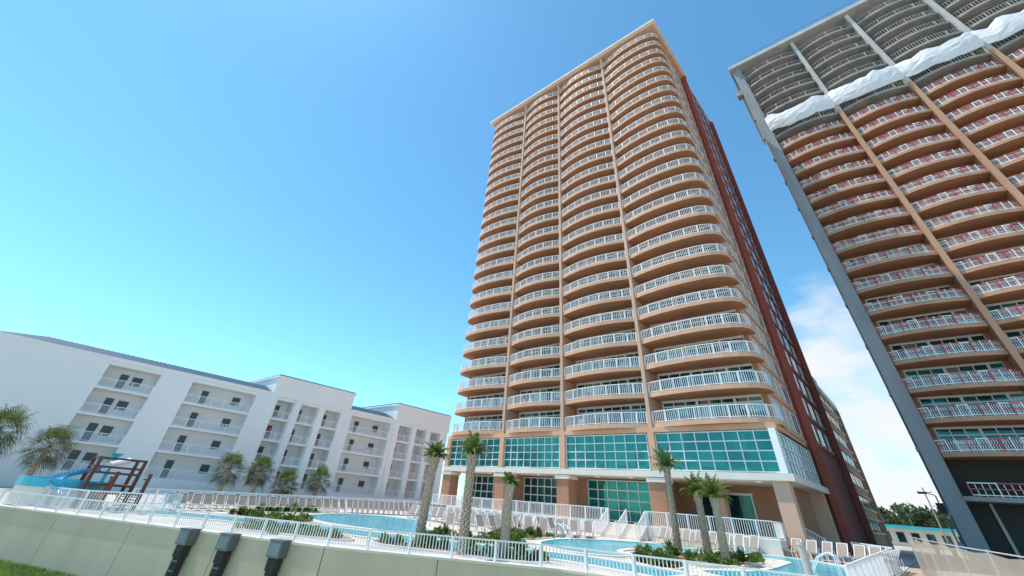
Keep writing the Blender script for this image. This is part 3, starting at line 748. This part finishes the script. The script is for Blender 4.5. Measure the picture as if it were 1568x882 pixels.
# ---------------------------------------------------------------- people (skinned)
def person(x,y,z,rot,shirt,pants):
    me=bpy.data.meshes.new('person')
    V=[(0,0,.95),(0,0,1.2),(0,0,1.42),(0,0,1.52),(0,.01,1.66),(.1,0,.9),(.11,.02,.5),(.12,-.02,.08),(.12,.12,.04),(-.1,0,.9),(-.12,-.05,.5),(-.13,-.1,.08),(-.13,.05,.04),(.19,0,1.4),(.25,-.02,1.12),(.24,.12,.9),(.24,.16,.82),(-.19,0,1.4),(-.25,-.02,1.12),(-.26,.08,.88),(-.26,.1,.8)]
    E=[(0,1),(1,2),(2,3),(3,4),(0,5),(5,6),(6,7),(7,8),(0,9),(9,10),(10,11),(11,12),(2,13),(13,14),(14,15),(15,16),(2,17),(17,18),(18,19),(19,20)]
    R=[.15,.13,.15,.06,.105,.1,.07,.045,.04,.1,.07,.045,.04,.07,.048,.035,.03,.07,.048,.035,.03]
    me.from_pydata(V,E,[]); o=link(me,'person',None,(x,y,z)); o.rotation_euler=(0,0,rot)
    sk=o.modifiers.new('s','SKIN')
    if me.skin_vertices:
        for i,sv in enumerate(me.skin_vertices[0].data): sv.radius=(R[i],R[i]*.85)
        me.skin_vertices[0].data[0].use_root=True
    o.modifiers.new('u','SUBSURF').levels=1; o.modifiers['u'].render_levels=1
    m,nt,b=new_mat('clothes'); tc=N(nt,'ShaderNodeTexCoord'); sp=N(nt,'ShaderNodeSeparateXYZ'); nt.links.new(tc.outputs['Object'],sp.inputs[0])
    r=N(nt,'ShaderNodeValToRGB'); r.color_ramp.interpolation='CONSTANT'; el=r.color_ramp.elements
    dv=N(nt,'ShaderNodeMath',operation='DIVIDE'); dv.inputs[1].default_value=2; nt.links.new(sp.outputs['Z'],dv.inputs[0]); nt.links.new(dv.outputs[0],r.inputs['Fac'])
    el[0].position=0; el[0].color=(.5,.3,.22,1); el[1].position=.26; el[1].color=pants+(1,)
    for p_,c_ in((.49,shirt),(.74,(.5,.3,.22)),(.845,(.06,.035,.02))): q=el.new(p_); q.color=c_+(1,)
    nt.links.new(r.outputs['Color'],b.inputs['Base Color']); me.materials.append(m)
person(-80.9,30.9,5.6,math.radians(-90),(.6,.05,.05),(.08,.1,.2))
person(-1.5,60,-1.55,.4,(.5,.1,.08),(.05,.06,.1)); person(-.4,62,-1.55,2.4,(.7,.7,.7),(.1,.1,.14)); person(.3,61,-1.55,3,(.1,.2,.5),(.3,.25,.2))

# ---------------------------------------------------------------- sky, sun
ELV,AZ_=67,-120
wd=bpy.data.worlds.new('World'); S.world=wd; wd.use_nodes=True; nt=wd.node_tree
bg=nt.nodes['Background']; sk=N(nt,'ShaderNodeTexSky',sky_type='NISHITA'); sk.sun_disc=False
sk.sun_elevation=math.radians(ELV); sk.sun_rotation=math.radians(AZ_); sk.air_density=1.0; sk.dust_density=.25; sk.ozone_density=1.0
tc=N(nt,'ShaderNodeTexCoord')
tint=N(nt,'ShaderNodeMixRGB',blend_type='MULTIPLY'); tint.inputs[0].default_value=1; tint.inputs[2].default_value=(.86,1.52,1.62,1)
nt.links.new(sk.outputs[0],tint.inputs[1])
mp=N(nt,'ShaderNodeMapping'); mp.inputs['Scale'].default_value=(1,1,2.6); nt.links.new(tc.outputs['Generated'],mp.inputs[0])
nz=N(nt,'ShaderNodeTexNoise'); nz.inputs['Scale'].default_value=5; nz.inputs['Detail'].default_value=8; nz.inputs['Roughness'].default_value=.55; nt.links.new(mp.outputs[0],nz.inputs['Vector'])
dt=N(nt,'ShaderNodeVectorMath',operation='DISTANCE'); nt.links.new(tc.outputs['Generated'],dt.inputs[0]); cd=Vector((-.03,1,.13)).normalized(); dt.inputs[1].default_value=cd
mr=N(nt,'ShaderNodeMapRange'); mr.inputs['From Min'].default_value=.05; mr.inputs['From Max'].default_value=.38; mr.inputs['To Min'].default_value=.34; mr.inputs['To Max'].default_value=-.25
nt.links.new(dt.outputs['Value'],mr.inputs['Value'])
ad=N(nt,'ShaderNodeMath',operation='ADD'); nt.links.new(nz.outputs['Fac'],ad.inputs[0]); nt.links.new(mr.outputs[0],ad.inputs[1])
cr_=N(nt,'ShaderNodeMapRange',interpolation_type='SMOOTHSTEP'); cr_.inputs['From Min'].default_value=.48; cr_.inputs['From Max'].default_value=.90; nt.links.new(ad.outputs[0],cr_.inputs['Value'])
cm=N(nt,'ShaderNodeMixRGB'); cm.inputs[2].default_value=(6.4,6.6,6.8,1); nt.links.new(cr_.outputs[0],cm.inputs[0]); nt.links.new(tint.outputs[0],cm.inputs[1])
nt.links.new(cm.outputs[0],bg.inputs['Color']); bg.inputs['Strength'].default_value=.145
ld=bpy.data.lights.new('sun','SUN'); ld.energy=5; ld.angle=math.radians(.5); ld.color=(1,.93,.85)
lo_=bpy.data.objects.new('sun',ld); COL.objects.link(lo_); a=math.radians(AZ_); e_=math.radians(ELV)
lo_.rotation_euler=Vector((math.sin(a)*math.cos(e_),math.cos(a)*math.cos(e_),math.sin(e_))).to_track_quat('Z','Y').to_euler()

# ---------------------------------------------------------------- camera
th=math.radians(43.6); p=math.radians(38.8); r=math.radians(5)
H=Vector((-math.sin(th),math.cos(th),0)); R=Vector((math.cos(th),math.sin(th),0)); Z=Vector((0,0,1))
D=H*math.cos(p)+Z*math.sin(p); U=-H*math.sin(p)+Z*math.cos(p)
cxv=R*math.cos(r)+U*math.sin(r); cyv=-R*math.sin(r)+U*math.cos(r); cz=-D
cam=bpy.data.cameras.new('camera'); co=bpy.data.objects.new('camera',cam); COL.objects.link(co)
co.matrix_world=Matrix(((cxv.x,cyv.x,cz.x,0),(cxv.y,cyv.y,cz.y,0),(cxv.z,cyv.z,cz.z,0),(0,0,0,1)))
cam.sensor_width=36; cam.lens=592/1568*36; cam.shift_y=-147/1568; cam.clip_end=6000; cam.clip_start=.1
S.camera=co
S.view_settings.view_transform='Standard'; S.view_settings.look='None'; S.view_settings.exposure=0
